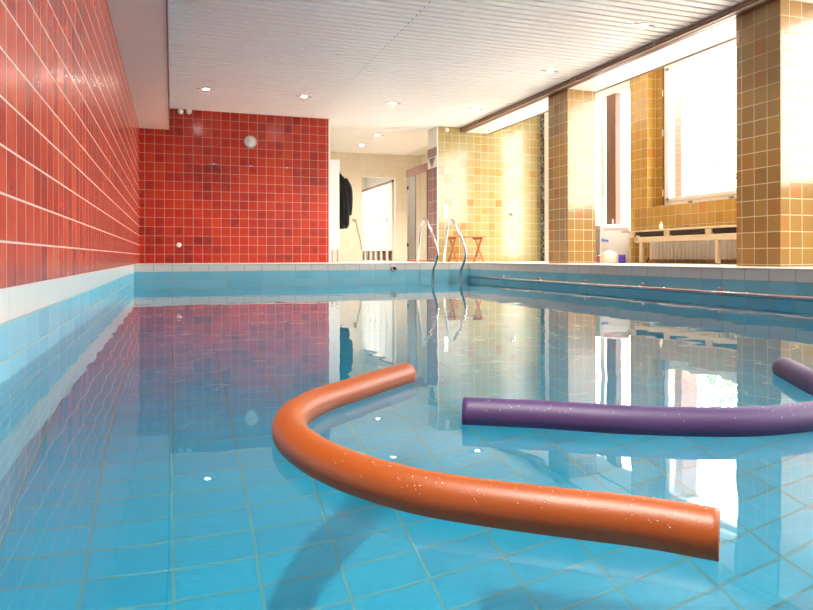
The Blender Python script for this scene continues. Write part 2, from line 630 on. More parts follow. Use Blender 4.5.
# water surface; the pool below it is the body of water, with the tiled floor at its true depth
wt = MB().add([(XL - .001, YN - .001, ZW), (XR + .001, YN - .001, ZW), (XR + .001, YP + .001, ZW), (XL - .001, YP + .001, ZW)], [(0, 1, 2, 3)], True)
wo = wt.build('water', M['water'])
wo.cycles.is_caustics_caster = True
tag(wo, 'clear still pool water over pale blue tiles', 'water', kind='stuff')

# ceiling: ribbed white metal strips running across the room
ce = MB()
prof = []
y = ROOM_Y0
while y < YB + 0.1:
    prof += [(y, ZC + 0.024), (y + 0.034, ZC + 0.024), (y + 0.0345, ZC + 0.004), (y + 0.039, ZC), (y + 0.115, ZC), (y + 0.1195, ZC + 0.004)]
    y += 0.12
n = len(prof)
for xa, xb in ((XL - 0.1, 2.345), (2.351, XC0 + 0.02)):
    vs_ = [(xa, a, b) for a, b in prof] + [(xb, a, b) for a, b in prof]
    fs_ = [(i, i + 1, n + i + 1, n + i) for i in range(n - 1)]
    ce.add(vs_, fs_)
ceil = ce.build('ceiling', M['ceiling'], None, 'structure', fix=False)
ceil.data.materials.append(M['groove'])
for pl in ceil.data.polygons:
    if pl.center.z > ZC + 0.02:
        pl.material_index = 1
struct('ceiling_slab', MB().box(XL - 0.2, XC0 + 0.02, ROOM_Y0, YB + 0.1, ZC + 0.03, ZC + 0.3), M['groove'])
struct('ceiling_passage', MB().box(XC0 + 0.02, 9.0, YF + 0.5, YB + 0.1, ZC, ZC + 0.1), M['white_paint'])
# boxed duct along the left wall
struct('ceiling_duct', MB().box(XL, -0.045, ROOM_Y0, YF, 2.195, ZC + 0.015), M['cream_paint'])
struct('trim_4', MB().box(-0.045, -0.03, ROOM_Y0, YF, 2.19, ZC + 0.01), M['mauve_paint'])
# edge beam over the columns and ceiling of the window bays
struct('beam', MB().box(XC0, XC1, ROOM_Y0, YF, 2.463, ZB + 0.1), M['white_paint'])
struct('ceiling_bay', MB().box(XC1, 7.4, ROOM_Y0, YF, ZB, ZB + 0.1), M['white_paint'])
struct('trim_5', MB().box(XC1 - 0.002, XC1 + 0.022, ROOM_Y0, YF, 2.452, 2.480), M['frame_wood'])

# columns
for nm, y0 in (('pillar', 4.726), ('pillar.001', 8.256), ('pillar.002', 1.196)):
    struct(nm, MB().box(XC0, XC1 - 0.02, y0, y0 + 0.515, 0.0, ZC + 0.02), M['ochre'])

# window wall: pier, sill wall with recess, glazing
wl = MB()
wl.box(XW, 7.2, 8.457, 8.87, 0.0, ZB)                   # pier
wl.box(XW, 7.2, 5.20, 8.457, 0.0, 0.84)                 # wall under the window
wl.box(XG, 7.2, 8.33, 8.457, 0.84, ZB)                  # strip beside the frame, in the recess
wl.box(XW, 7.2, 4.90, 5.20, 0.0, ZB)                    # next pier
struct('wall_right', wl, M['gold'])
struct('wall_near', MB().box(XL - 0.2, 7.4, ROOM_Y0 - 0.2, ROOM_Y0, -0.25, ZB), M['cream_paint'])
struct('wall_pier', MB().box(XW, 7.2, 1.2, 1.7, 0.0, ZB).box(XW, 7.2, ROOM_Y0, -2.2, 0, ZB).box(XW, 7.2, 1.7, 4.9, 0.0, 0.84).box(XW, 7.2, -2.2, 1.2, 0.0, 0.84), M['gold'])
struct('wall_jamb', MB().box(6.90, 7.2, YF - 0.14, YF, 0.0, ZB), M['marble'])


def window(idx, y0, y1, z0, z1, fw=0.11, mulls=(), wood_edge=False):
    f = MB()
    x0, x1 = XG, XG + 0.07
    f.box(x0, x1, y0, y0 + fw, z0, z1, 0.006)
    f.box(x0, x1, y1 - fw, y1, z0, z1, 0.006)
    f.box(x0, x1, y0 + fw, y1 - fw, z0, z0 + fw, 0.006)
    f.box(x0, x1, y0 + fw, y1 - fw, z1 - fw, z1, 0.006)
    # raised inner sash
    i = fw * 0.55
    f.box(x0 - 0.02, x0 + 0.01, y1 - fw - 0.005, y1 - i, z0 + i, z1 - i, 0.004)
    f.box(x0 - 0.02, x0 + 0.01, y0 + i, y0 + fw + 0.005, z0 + i, z1 - i, 0.004)
    f.box(x0 - 0.02, x0 + 0.01, y0 + i, y1 - i, z0 + i, z0 + fw + 0.005, 0.004)
    f.box(x0 - 0.02, x0 + 0.01, y0 + i, y1 - i, z1 - fw - 0.005, z1 - i, 0.004)
    for m_ in mulls:
        f.box(x0, x1, m_ - 0.04, m_ + 0.04, z0 + fw, z1 - fw, 0.004)
    o = f.build('window_%d' % idx, M['white_gloss'], None, 'structure')
    p = MB().box(XG + 0.03, XG + 0.036, y0 + fw * 0.8, y1 - fw * 0.8, z0 + fw * 0.8, z1 - fw * 0.8)
    po = p.build('pane', M['glass'], o)
    return o


w1 = window(1, 5.22, 8.30, 0.85, ZB - 0.06)
MB().box(XG - 0.012, XG + 0.05, 8.30, 8.33, 0.84, ZB - 0.02).build('edge_strip', M['frame_wood'], w1)
MB().box(XG - 0.03, XG + 0.0, 5.22, 8.31, 0.835, 0.85, 0.003).build('sill', M['white_gloss'], w1)
hz = MB()
for z in (1.05, 1.95, 2.55):
    hz.tube([(XG - 0.008, 8.315, z - 0.05), (XG - 0.008, 8.315, z + 0.05)], 0.011, 8)
hz.build('hinge', M['white_plastic'], w1)
lt = MB()
for y_ in (6.0, 7.0, 7.75):
    lt.box(XG - 0.03, XG, y_ - 0.03, y_ + 0.03, 0.862, 0.882, 0.004)
lt.build('latch', M['frame_wood'], w1)
window(2, 1.72, 4.88, 0.85, ZB - 0.06, mulls=(3.1,))
window(3, -2.18, 1.18, 0.85, ZB - 0.06, mulls=(-0.5,))

# glazed garden door bay
dr = MB()
dr.box(XG - 0.01, XG + 0.07, 9.78, 9.90, 0.0, 2.80, 0.005)
dr.box(XG - 0.08, XG + 0.07, 11.40, 11.62, 0.0, ZB, 0.005)
dr.box(XG - 0.01, XG + 0.07, 8.87, 8.95, 0.0, ZB, 0.005)
dr.box(XG - 0.01, XG + 0.07, 8.95, 11.36, 2.80, ZB, 0.005)
dr.box(XG - 0.01, XG + 0.07, 8.95, 11.36, 0.0, 0.10, 0.005)
d1 = dr.build('door_1', M['white_gloss'], None, 'structure')
MB().box(XG - 0.06, XG + 0.06, 9.40, 9.65, 0.0, 2.80, 0.006).build('stile', M['frame_wood'], d1)
MB().box(XG + 0.03, XG + 0.036, 8.93, 9.42, 0.08, 2.82).build('pane', M['glass'], d1)
MB().box(XG + 0.03, XG + 0.036, 9.63, 11.38, 0.08, 2.82).build('pane', M['glass'], d1)
hd = MB()
hd.box(XG - 0.075, XG - 0.058, 9.44, 9.48, 0.42, 0.72, 0.004)
hd.tube([(XG - 0.06, 9.46, 0.62), (XG - 0.11, 9.46, 0.62), (XG - 0.11, 9.58, 0.62)], 0.009, 8)
hd.build('handle', M['white_plastic'], d1)

# ------------------------------------------------ passage behind the red wall
struct('wall_back', MB().box(1.0, 4.235, YB, YB + 0.15, 0, ZC).box(5.08, 9.0, YB, YB + 0.15, 0, ZC)
       .box(4.235, 5.08, YB, YB + 0.15, 1.99, ZC), M['cream_tile'])
struct('wall_passage_left', MB().box(0.9, 1.0, YF + 0.2, YB + 0.15, 0, ZC), M['cream_tile'])
struct('wall_passage_right', MB().box(5.72, 5.85, YF + 0.5, YB, 0, ZC), M['cream_tile'])
# changing room beyond the doorway
struct('wall_changing_left', MB().box(2.2, 2.3, YB + 0.15, 20.0, 0, ZC), M['white_paint'])
struct('wall_changing_right', MB().box(5.62, 5.72, YB + 0.15, 20.0, 0, ZC), M['white_paint'])
struct('wall_changing_far', MB().box(2.2, 5.72, 20.0, 20.1, 0, ZC), M['white_paint'])
struct('ceiling_changing', MB().box(2.2, 5.72, YB + 0.1, 20.1, ZC, ZC + 0.1), M['white_paint'])

# outside: ground, brick post
struct('ground_outside', MB().box(7.2, 60, -40, 60, -0.45, -0.25), M['paving'])

# ================================================================== LIGHT FITTINGS
def make_spot(label, group):
    t = thing('ceiling_spotlight', label, 'ceiling light', group=group)
    rg = MB().lathe([(0.036, 0.0), (0.052, 0.0), (0.055, -0.004), (0.050, -0.009), (0.040, -0.009), (0.036, -0.003), (0.036, 0.0)], 24)
    rg.build('ring', M['white_gloss'], t)
    MB().lathe([(0.0, -0.007), (0.032, -0.007), (0.039, -0.004), (0.037, 0.002), (0.0, 0.002)], 20).build('bulb', M['bulb'], t)
    for s in (-1, 1):
        MB().box(s * 0.062, s * 0.125, -0.010, 0.010, -0.006, 0.002, 0.002).build('clip', M['brown_light'], t)
    return t


spots = [  # x, y, label
    (0.47, 10.22, 'lit round ceiling spotlight nearest the boxed duct, above the red end wall'),
    (1.90, 10.22, 'lit ceiling spotlight second from the duct in the row along the end wall'),
    (3.33, 10.22, 'lit ceiling spotlight third from the duct, in front of the passage opening'),
    (4.75, 10.19, 'lit ceiling spotlight in the corner before the yellow tiled end wall'),
    (4.71, 7.78, 'lit ceiling spotlight beside the brown rail, near the farther ochre column'),
    (4.71, 5.90, 'lit ceiling spotlight beside the brown rail, closest to the camera'),
]
p_a = at_z(378, 135, ZC)
p_b = at_z(362, 145, ZC)
spots += [(p_a.x, p_a.y, 'lit ceiling spotlight in the passage, nearer the pool'),
          (p_b.x, p_b.y, 'lit ceiling spotlight in the passage, deeper in, nearer the back wall')]
cub_fill = (5.25, 12.9)  # unseen spotlight added to brighten the cubicle interior
hidden = [cub_fill, (4.71, 3.9), (4.71, 1.9), (4.71, -0.2), (0.20, 0.72), (1.9, -0.3), (3.33, -0.3)]
hidden_lbl = ['ceiling spotlight inside the shower cubicle with the mauve header', 'ceiling spotlight beside the brown rail, level with the nearer ochre column',
              'ceiling spotlight beside the brown rail, over the near bay window', 'ceiling spotlight beside the brown rail, closest to the near wall',
              'bright ceiling spotlight straight above the orange noodle', 'ceiling spotlight over the middle of the near pool edge',
              'ceiling spotlight over the near pool edge toward the windows']
proto = make_spot(spots[0][2], 'recessed ceiling spotlights')
allspots = [(a, b, l) for a, b, l in spots] + [(a, b, hidden_lbl[i_]) for i_, (a, b) in enumerate(hidden)]
for i, (a, b, l) in enumerate(allspots):
    o = proto if i == 0 else copy_thing(proto, label=l)
    o.location = (a, b, ZC)
    ld = bpy.data.lights.new('spot_lamp', 'SPOT')
    ld.energy = SPOT_W * (9.0 if (a, b) == (0.20, 0.72) else 3.5 if (a, b) == cub_fill else 1.5 if b > YF else 0.55 if a > 4.6 else 1.0)
    ld.color = (1.0, 0.92, 0.82)
    ld.spot_size = math.radians(125)
    ld.spot_blend = 0.8
    ld.shadow_soft_size = 0.03
    lo = bpy.data.objects.new('spot_lamp', ld)
    C.objects.link(lo)
    lo.parent = o
    lo.location = (0, 0, -0.02)
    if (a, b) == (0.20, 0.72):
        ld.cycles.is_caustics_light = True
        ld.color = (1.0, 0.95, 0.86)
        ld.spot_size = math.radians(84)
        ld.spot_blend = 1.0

t = thing('ceiling_panel_light', 'ceiling light panel in the changing room behind the doorway', 'ceiling light', (3.9, 17.2, ZC))  # added fill panel, out of view, that brightens the changing room
MB().box(-0.42, 0.42, -0.62, 0.62, -0.03, 0.0, 0.005).build('housing', M['white_gloss'], t)
MB().box(-0.39, 0.39, -0.59, 0.59, -0.036, -0.03).build('diffuser', M['panel_glow'], t)
ld = bpy.data.lights.new('panel_lamp', 'AREA')
ld.shape = 'RECTANGLE'
ld.size, ld.size_y = 0.76, 1.16
ld.energy = BACK_FILL_W
ld.color = (1.0, 0.96, 0.9)
lo = bpy.data.objects.new('panel_lamp', ld)
C.objects.link(lo)
lo.parent = t
lo.location = (0, 0, -0.04)

# window portals help the renderer find the daylight; they give no light of their own
for y0, y1, z0, z1 in ((5.4, 8.3, 0.9, 2.95), (1.8, 4.8, 0.9, 2.95), (-2.1, 1.1, 0.9, 2.95), (8.9, 11.4, 0.0, 2.95)):
    ld = bpy.data.lights.new('window_portal', 'AREA')
    ld.shape = 'RECTANGLE'
    ld.size, ld.size_y = z1 - z0, y1 - y0
    ld.cycles.is_portal = True
    lo = bpy.data.objects.new('window_portal', ld)
    C.objects.link(lo)
    lo.location = (XG + 0.10, (y0 + y1) / 2, (z0 + z1) / 2)
    lo.rotation_euler = (0, math.radians(90), 0)

# ================================================================== RAIL UNDER THE BEAM
t = thing('curtain_rail', 'long brown triple-track rail along the ceiling edge above the columns', 'rail', (XC0, ROOM_Y0, 2.463))
L = YF - ROOM_Y0 - 0.02
tr = MB()
tr.box(-0.075, 0.0, 0, L, 0.0, 0.082, 0.004)
tr.build('rail_body', M['brown_rail'], t)
for k, (x_, z_) in enumerate(((-0.10, 0.006), (-0.10, 0.034), (-0.10, 0.062))):
    MB().box(x_ - 0.012, -0.07, 0, L, z_, z_ + 0.013, 0.003).build('track', M['brown_light'], t)
MB().box(-0.115, 0.002, L, L + 0.012, -0.004, 0.082).build('end_cap', M['dark'], t)
for yy in (4.1, 6.3, 7.9, 9.5, 11.0):
    MB().tube([(-0.105, yy - ROOM_Y0, 0.075), (-0.118, yy - ROOM_Y0, 0.02)], 0.006, 8).build('glider', M['white_plastic'], t)

# ================================================================== HANDRAIL IN THE POOL
t = thing('pool_handrail', 'long steel grab rail just above the water on the window side', 'handrail', (XR, 0, -0.225))
MB().tube([(-0.07, YN + 0.3, 0), (-0.07, YP - 0.10, 0), (-0.05, YP - 0.05, 0), (0.0, YP - 0.04, 0)], 0.022, 12).build('rail', M['steel'], t)
br = None
for k in range(-4, 5):
    yy = 5.81 + 1.04 * k
    if YN + 0.3 < yy < YP - 0.2:
        b_ = MB()
        b_.tube([(-0.07, yy, 0.0), (-0.03, yy, 0.022), (0.0, yy, 0.022)], 0.010, 8)
        b_.lathe([(0.0, 0.006), (0.030, 0.006), (0.034, 0.0), (0.034, -0.004)], 16,
                 Matrix.Translation((-0.002, yy, 0.022)) @ Matrix.Rotation(-PI / 2, 4, 'Y'))
        b_.build('bracket', M['steel'], t)

# ================================================================== LADDER
t = thing('pool_ladder', 'stainless steel pool ladder with two curved handrails at the far edge', 'ladder', (0, YP, 0))
side = [(0.0, 0.50, 0.0), (0.0, 0.42, 0.30), (0.0, 0.32, 0.60), (0.0, 0.20, 0.705), (0.0, 0.05, 0.665), (0.0, -0.20, 0.44), (0.0, -0.375, 0.24), (0.0, -0.40, 0.12),
        (0.0, -0.33, 0.0), (0.0, -0.23, -0.11), (0.0, -0.20, -0.22), (0.0, -0.20, -0.6), (0.0, -0.20, -1.15)]
for xx in (3.89, 4.365):
    pts = [(xx + a, b, c) for a, b, c in side]
    o = MB().tube(spline(pts, 8), 0.021, 14).build('handrail', M['chrome'], t)
    MB().lathe([(0.021, 0.0), (0.048, 0.0), (0.050, 0.006), (0.040, 0.014), (0.021, 0.018)], 18, Matrix.Translation((xx, 0.50, 0.0))).build('floor_flange', M['chrome'], o)
for z in (-0.42, -0.70, -0.98):
    MB().box(3.89, 4.365, -0.25, -0.15, z - 0.015, z + 0.015, 0.006).build('step', M['steel'], t)

# inlet nozzle on the far pool wall
w_ = ray(394)
t = thing('inlet_nozzle', 'round grey inlet nozzle on the far pool wall', 'nozzle', (YP * math.tan(w_), YP, -0.088))
Mz = Matrix.Rotation(PI / 2, 4, 'X')
MB().lathe([(0.052, 0.0), (0.052, 0.012), (0.046, 0.020), (0.030, 0.022), (0.024, 0.016), (0.024, 0.004)], 24, Mz).build('collar', M['alu'], t)
MB().lathe([(0.0, 0.006), (0.025, 0.006), (0.025, 0.0)], 20, Mz).build('opening', M['dark'], t)

# ================================================================== NOODLES
def noodle(name, ctrl, r, m, label):
    pts = spline(ctrl, 12)
    mb = MB()
    n_ = 28
    mb.tube(pts, r, n_, cap=False)
    rin = r * 0.30
    mb.tube(pts, rin, n_, cap=False)
    N = len(pts)
    base2 = N * n_
    for i in (0, N - 1):
        fs = []
        for k in range(n_):
            k2 = (k + 1) % n_
            a, b, c, d = i * n_ + k, i * n_ + k2, base2 + i * n_ + k2, base2 + i * n_ + k
            mb.f.append((a, b, c, d))
            mb.s.append(False)
    o = mb.build(name, m, None)
    return tag(o, label, 'pool noodle', 'foam pool noodles')


ZN = ZW + 0.020
def nd(px, py): return at_z(px, py, ZN)


orange_pts = [nd(719, 537), nd(640, 524), nd(540, 512), nd(450, 499.5), nd(400, 489), nd(348, 472.5), nd(311, 454), nd(290, 434.5), nd(293, 418), nd(316, 403.5), nd(348.6, 392.5), nd(378, 383), nd(406, 374.5)]
orange_noodle = noodle('pool_noodle', orange_pts, 0.0370, M['foam_orange'], 'orange foam noodle bent into a U on the near water')
purple_pts = [nd(463.5, 413), nd(540, 416.5), nd(630, 422), nd(740, 424), nd(813, 417.5)]
q = purple_pts[-1]
purple_pts += [Vector((q.x + 0.18, q.y + 0.03, ZN)), Vector((q.x + 0.36, q.y + 0.16, ZN)), nd(855, 403), nd(818, 386), nd(784, 368.5)]
purple_noodle = noodle('pool_noodle', purple_pts, 0.0370, M['foam_purple'], 'purple foam noodle bent at the right edge of the picture')

def beads(parent, ctrl, r, cnt, seed, lo, hi):
    rnd = random.Random(seed)
    pts = spline(ctrl, 12)
    mb = MB()
    for _ in range(cnt):
        i = rnd.randint(lo, min(hi, len(pts) - 2))
        p = pts[i].lerp(pts[i + 1], rnd.random())
        d = (pts[i + 1] - pts[i]).normalized()
        side_ = Vector((-d.y, d.x, 0))
        a = rnd.uniform(-1.2, 1.2)
        nrm = side_ * math.sin(a) + Vector((0, 0, 1)) * math.cos(a)
        c = p + nrm * r
        s_ = rnd.uniform(0.0004, 0.0010)
        Mx = Matrix.Translation(c) @ nrm.to_track_quat('Z', 'Y').to_matrix().to_4x4()
        mb.lathe([(s_, -0.0004), (s_ * 0.9, s_ * 0.4), (s_ * 0.5, s_ * 0.75), (0, s_ * 0.85)], 8, Mx)
    o = mb.build('water_beads', M['bead'], parent)
    o['kind'] = 'stuff'


beads(orange_noodle, orange_pts, 0.0370, 110, 5, 0, 60)
beads(purple_noodle, purple_pts, 0.0370, 150, 6, 0, 60)

# ================================================================== RED WALL FITTINGS
def on_far(px, py):
    w = ray(px)
    x = YF * math.tan(w)
    depth = YF * math.cos(math.atan((px - 406.5) / F)) / math.cos(w)
    return x, CAM_Z + (HORIZON + 0.0021 * (406.5 - px) - py) * depth / F


x_, z_ = on_far(250.5, 142)
t = thing('wall_thermometer', 'round white dial thermometer on the red end wall', 'thermometer', (x_, YF, z_))
MB().lathe([(0.095, 0.0), (0.105, 0.010), (0.108, 0.028), (0.100, 0.036), (0.094, 0.030), (0.092, 0.022)], 36, Mz).build('bezel', M['alu'], t)
dial = MB().lathe([(0.0, 0.024), (0.094, 0.024), (0.094, 0.0)], 36, Mz).build('dial', M['dial'], t)
nd_ = MB()
nd_.bar((-0.045, -0.027, 0.03), (0.03, -0.027, -0.018), 0.006, 0.003, up=(0, 1, 0))
nd_.build('needle', M['ink'], t)
for k in range(11):
    a = math.radians(-120 + 24 * k)
    MB().bar((0.070 * math.sin(a), -0.026, 0.070 * math.cos(a)), (0.082 * math.sin(a), -0.026, 0.082 * math.cos(a)), 0.004, 0.002, up=(0, 1, 0)).build('tick', M['ink'], dial)

hooks = [(213.5, 164.3, 'small metal wall hook left of the thermometer on the red wall'),
         (250.5, 166.3, 'small metal wall hook directly below the thermometer'),
         (287.0, 167.8, 'small metal wall hook right of the thermometer, nearest the passage')]
hp = None
for px, py, lb in hooks:
    x_, z_ = on_far(px, py)
    if hp is None:
        hp = thing('wall_hook', lb, 'hook', (x_, YF, z_), group='metal hooks on the red wall')
        MB().box(-0.05, 0.05, -0.008, 0.0, -0.012, 0.012, 0.003).build('plate', M['steel'], hp)
        for s in (-1, 1):
            MB().tube(spline([(s * 0.03, -0.006, 0.0), (s * 0.03, -0.035, -0.01), (s * 0.03, -0.045, 0.015)], 5), 0.006, 8).build('prong', M['chrome'], hp)
    else:
        copy_thing(hp, (x_, YF, z_), label=lb)

x_, z_ = on_far(179, 245)
t = thing('wall_button', 'small round white button low on the red end wall', 'button', (x_, YF, z_))
MB().lathe([(0.040, 0.0), (0.040, 0.012), (0.034, 0.020), (0.0, 0.022)], 24, Mz).build('cover', M['white_plastic'], t)
MB().lathe([(0.0, 0.026), (0.012, 0.025), (0.014, 0.020)], 16, Mz).build('cap', M['white_gloss'], t)
for px, lb in ((180.8, 'small round white wall lamp at the ceiling, nearer the duct'), (189.2, 'small round white wall lamp at the ceiling, further from the duct')):
    x_, z_ = on_far(px, 111.6)
    t = thing('wall_lamp', lb, 'wall lamp', (x_, YF, z_), group='pair of round white fittings on the red wall')
    MB().lathe([(0.046, 0.0), (0.046, 0.02), (0.044, 0.03)], 24, Mz).build('base', M['white_plastic'], t)
    MB().lathe([(0.044, 0.03), (0.040, 0.05), (0.026, 0.066), (0.0, 0.072)], 24, Mz).build('dome', M['white_gloss'], t)

# ================================================================== YELLOW WALL FITTINGS
x_, z_ = on_far(447, 130)
t = thing('wall_sensor', 'round white sensor high on the yellow tiled wall', 'sensor', (x_, YF, z_))
MB().lathe([(0.045, 0.0), (0.045, 0.015), (0.036, 0.026)], 24, Mz).build('base', M['white_plastic'], t)
MB().lathe([(0.036, 0.026), (0.020, 0.034), (0.0, 0.036)], 24, Mz).build('dome', M['white_gloss'], t)
x_, z_ = on_far(445.6, 211)
t = thing('switch_panel', 'tall white switch panel on the yellow wall above the ladder', 'light switch', (x_, YF, z_))
MB().box(-0.046, 0.046, -0.012, 0.0, -0.135, 0.135, 0.004).build('plate', M['white_plastic'], t)
for k in (-1, 0, 1):
    MB().box(-0.034, 0.034, -0.018, -0.010, k * 0.085 - 0.034, k * 0.085 + 0.034, 0.003).build('rocker', M['white_gloss'], t)
x_, z_ = on_far(511, 215)
t = thing('wall_tap', 'chrome tap on the yellow tiled shower wall', 'tap', (x_, YF, z_))
MB().lathe([(0.034, 0.0), (0.034, 0.006), (0.016, 0.012), (0.016, 0.07), (0.0, 0.072)], 18, Mz).build('valve', M['chrome'], t)
MB().tube(spline([(0, -0.055, 0), (0.0, -0.10, 0.0), (0.0, -0.125, -0.03), (0, -0.13, -0.075)], 6), 0.012, 10).build('spout', M['chrome'], t)
MB().box(-0.008, 0.008, -0.075, -0.045, 0.012, 0.07, 0.003).build('lever', M['chrome'], t)

# triangle tile on the mauve pillar
t = tag(MB().prism([(YF + 0.10, 1.985), (YF + 0.44, 1.985), (YF + 0.27, 1.80)], 4.695, 4.6995, 'X').build('wall_sign', M['tri'], None),
        'dark triangle pointing down on a pale tile of the mauve pillar', 'sign')
struct('trim_6', MB().box(4.696, 4.70, YF + 0.012, YF + 0.5, 1.79, 2.0), M['white_gloss'])
struct('trim_7', MB().box(4.694, 4.70, YF + 0.012, YF + 0.5, 2.0, 2.17), M['mauve_paint'])

# ================================================================== FOLDING STOOL
def stool(loc):
    t = thing('folding_stool', 'slatted wooden folding stool with crossed legs before the yellow wall', 'stool', loc)
    W, D, H = 0.66, 0.40, 0.47
    for k in range(5):
        yy = -D / 2 + 0.04 + k * 0.08
        MB().box(-W / 2, W / 2, yy - 0.032, yy + 0.032, H - 0.022, H, 0.005).build('slat', M['wood'], t)
    for s in (-1, 1):
        xx = s * (W / 2 - 0.07)
        for q_ in (-1, 1):
            MB().bar((xx + 0.012 * q_, -q_ * D / 2 * 0.95, 0.0), (xx + 0.012 * q_, q_ * D / 2 * 0.9, H - 0.02), 0.022, 0.034, up=(1, 0, 0), bevel=0.003).build('leg', M['wood'], t)
        MB().box(xx - 0.03, xx - 0.005, -D / 2, D / 2, H - 0.055, H - 0.022, 0.004).build('top_rail', M['wood'], t)
    for yy, zz in ((-D / 2 * 0.78, 0.07), (D / 2 * 0.78, 0.07)):
        MB().box(-W / 2 + 0.06, W / 2 - 0.06, yy - 0.011, yy + 0.011, zz - 0.018, zz + 0.018, 0.004).build('stretcher', M['wood'], t)
    return t


stool((5.10, 11.36, 0))

# ================================================================== WINDOW BAY: bench, radiator, things on the floor
t = thing('wooden_bench', 'long pale wooden bench on posts below the window', 'bench', (6.30, 5.3, 0))
BL = 8.36 - 5.3
MB().box(-0.03, 0.34, 0.0, BL + 0.02, 0.445, 0.468, 0.004).build('seat_board', M['pine'], t)
MB().box(0.0, 0.05, 0.0, 8.13 - 5.3, 0.295, 0.375, 0.01).build('apron', M['pine'], t)
MB().box(0.02, 0.30, 0.0, BL - 0.12, 0.385, 0.444, 0.01).build('underside_matting', M['mat_fibre'], t)
for yy in (8.16, 7.45, 6.70, 5.9):
    MB().box(-0.005, 0.05, yy - 5.3 - 0.05, yy - 5.3 + 0.05, 0.375, 0.445, 0.004).build('spacer_block', M['pine'], t)
for yy in (7.99, 6.57, 5.45):
    for xx in (0.025,):
        MB().box(xx - 0.03, xx + 0.03, yy - 5.3 - 0.028, yy - 5.3 + 0.028, 0.0, 0.30 if xx < 0.1 else 0.445, 0.02, seg=3).build('leg', M['pine'], t)
MB().box(-0.0, 0.10, 8.02 - 5.3, 8.10 - 5.3, 0.30, 0.40, 0.02).build('bracket', M['pine'], t)

t = thing('radiator', 'white ribbed panel radiator behind the wooden bench', 'radiator', (XW - 0.11, 5.5, 0.055))
RL = 8.30 - 5.5
rb = MB()
rp = [(0.10, 0), (0.024, 0)]
k = 0
yy = 0.02
while yy < RL - 0.07:
    rp += [(0.024, yy), (0.0, yy + 0.012), (0.0, yy + 0.048), (0.024, yy + 0.060)]
    yy += 0.075
rp += [(0.024, RL), (0.10, RL)]
rb.prism(rp, 0.0, 0.31, 'Z')
rb.build('panel', M['radiator'], t)
MB().box(-0.002, 0.10, 0, RL, 0.310, 0.322, 0.003).build('top_grille', M['radiator'], t)
MB().tube(spline([(0.05, RL - 0.02, 0.03), (0.05, RL + 0.05, 0.02), (0.05, RL + 0.09, -0.05)], 6), 0.010, 8).build('pipe', M['dark'], t)
for yy in (0.3, RL - 0.4):
    MB().box(0.09, 0.109, yy, yy + 0.05, 0.02, 0.30).build('wall_bracket', M['radiator'], t)

p = Vector((6.62, 0, 0.468))
t = thing('small_bottle', 'small pale bottle standing on the bench beside the wall', 'bottle', (6.52, 6.52 / math.tan(ray(661)), 0.468))
MB().lathe([(0.0, 0.0), (0.022, 0.0), (0.024, 0.006), (0.024, 0.075), (0.012, 0.09), (0.012, 0.10)], 16).build('body', M['radiator'], t)
MB().lathe([(0.014, 0.10), (0.014, 0.118), (0.0, 0.118)], 16).build('cap', M['white_plastic'], t)


def polar(px, r):
    w = ray(px)
    return Vector((r * math.sin(w), r * math.cos(w), 0))


p = polar(615, 11.0)
t = thing('plastic_sack', 'big white plastic sack with faint print by the glazed door', 'sack', (p.x, p.y, 0), -ray(615))
sk = MB()
lev = [(0.0, .97, .95), (0.03, 1.0, 1.0), (0.2, 1.02, 1.05), (0.40, 1.0, 1.0), (0.52, 0.98, 0.9), (0.57, 0.95, 0.6), (0.60, 0.93, 0.2)]
vv, ff = [], []
nn = 28
for z, a, b in lev:
    for k in range(nn):
        th = 2 * PI * k / nn
        cx = math.copysign(abs(math.cos(th)) ** 0.35, math.cos(th))
        sy = math.copysign(abs(math.sin(th)) ** 0.35, math.sin(th))
        vv.append((0.225 * a * cx, 0.13 * b * sy, z))
for i in range(len(lev) - 1):
    for k in range(nn):
        k2 = (k + 1) % nn
        ff.append((i * nn + k, i * nn + k2, (i + 1) * nn + k2, (i + 1) * nn + k))
ff.append(tuple(range((len(lev) - 1) * nn, len(lev) * nn)))
ff.append(tuple(reversed(range(nn))))
sk.add(vv, ff, True)
sk.build('body', M['white_plastic'], t)
bl = MB()
bl.tube(spline([(-0.20, -0.137, 0.33), (-0.185, -0.138, 0.37), (-0.165, -0.139, 0.33), (-0.15, -0.139, 0.36), (-0.13, -0.139, 0.33), (-0.11, -0.139, 0.35), (-0.10, -0.139, 0.32)], 5), 0.009, 6)
bl.build('blue_print', M['ink_blue'], t)
MB().box(-0.17, 0.19, -0.125, -0.119, 0.50, 0.535).build('pink_print', M['ink_red'], t)

p = polar(609, 10.35)
t = thing('canister', 'low rounded white canister in front of the white sack', 'canister', (p.x, p.y, 0), -ray(609))
MB().lathe([(0.0, 0.0), (0.125, 0.0), (0.13, 0.01), (0.13, 0.11), (0.11, 0.15), (0.055, 0.175), (0.0, 0.178)], 24).build('body', M['radiator'], t)
MB().lathe([(0.035, 0.172), (0.035, 0.192), (0.0, 0.194)], 16).build('cap', M['white_plastic'], t)
p = polar(622.0, 10.55)
t = thing('violet_box', 'small bright violet plastic tub on the floor beside the white canister', 'tub', (p.x, p.y, 0), -ray(621))
MB().box(-0.05, 0.05, -0.05, 0.05, 0.0, 0.105, 0.012).build('body', M['violet'], t)
MB().box(-0.054, 0.054, -0.054, 0.054, 0.105, 0.122, 0.006).build('lid', M['violet'], t)
p = polar(597.5, 11.15)
t = thing('standing_roll', 'narrow grey roll standing upright beside the farther ochre column', 'roll', (p.x, p.y, 0))
MB().lathe([(0.0, 0.0), (0.056, 0.0), (0.058, 0.01), (0.058, 0.11), (0.0, 0.112)], 18).build('base_wrap', M['pink'], t)
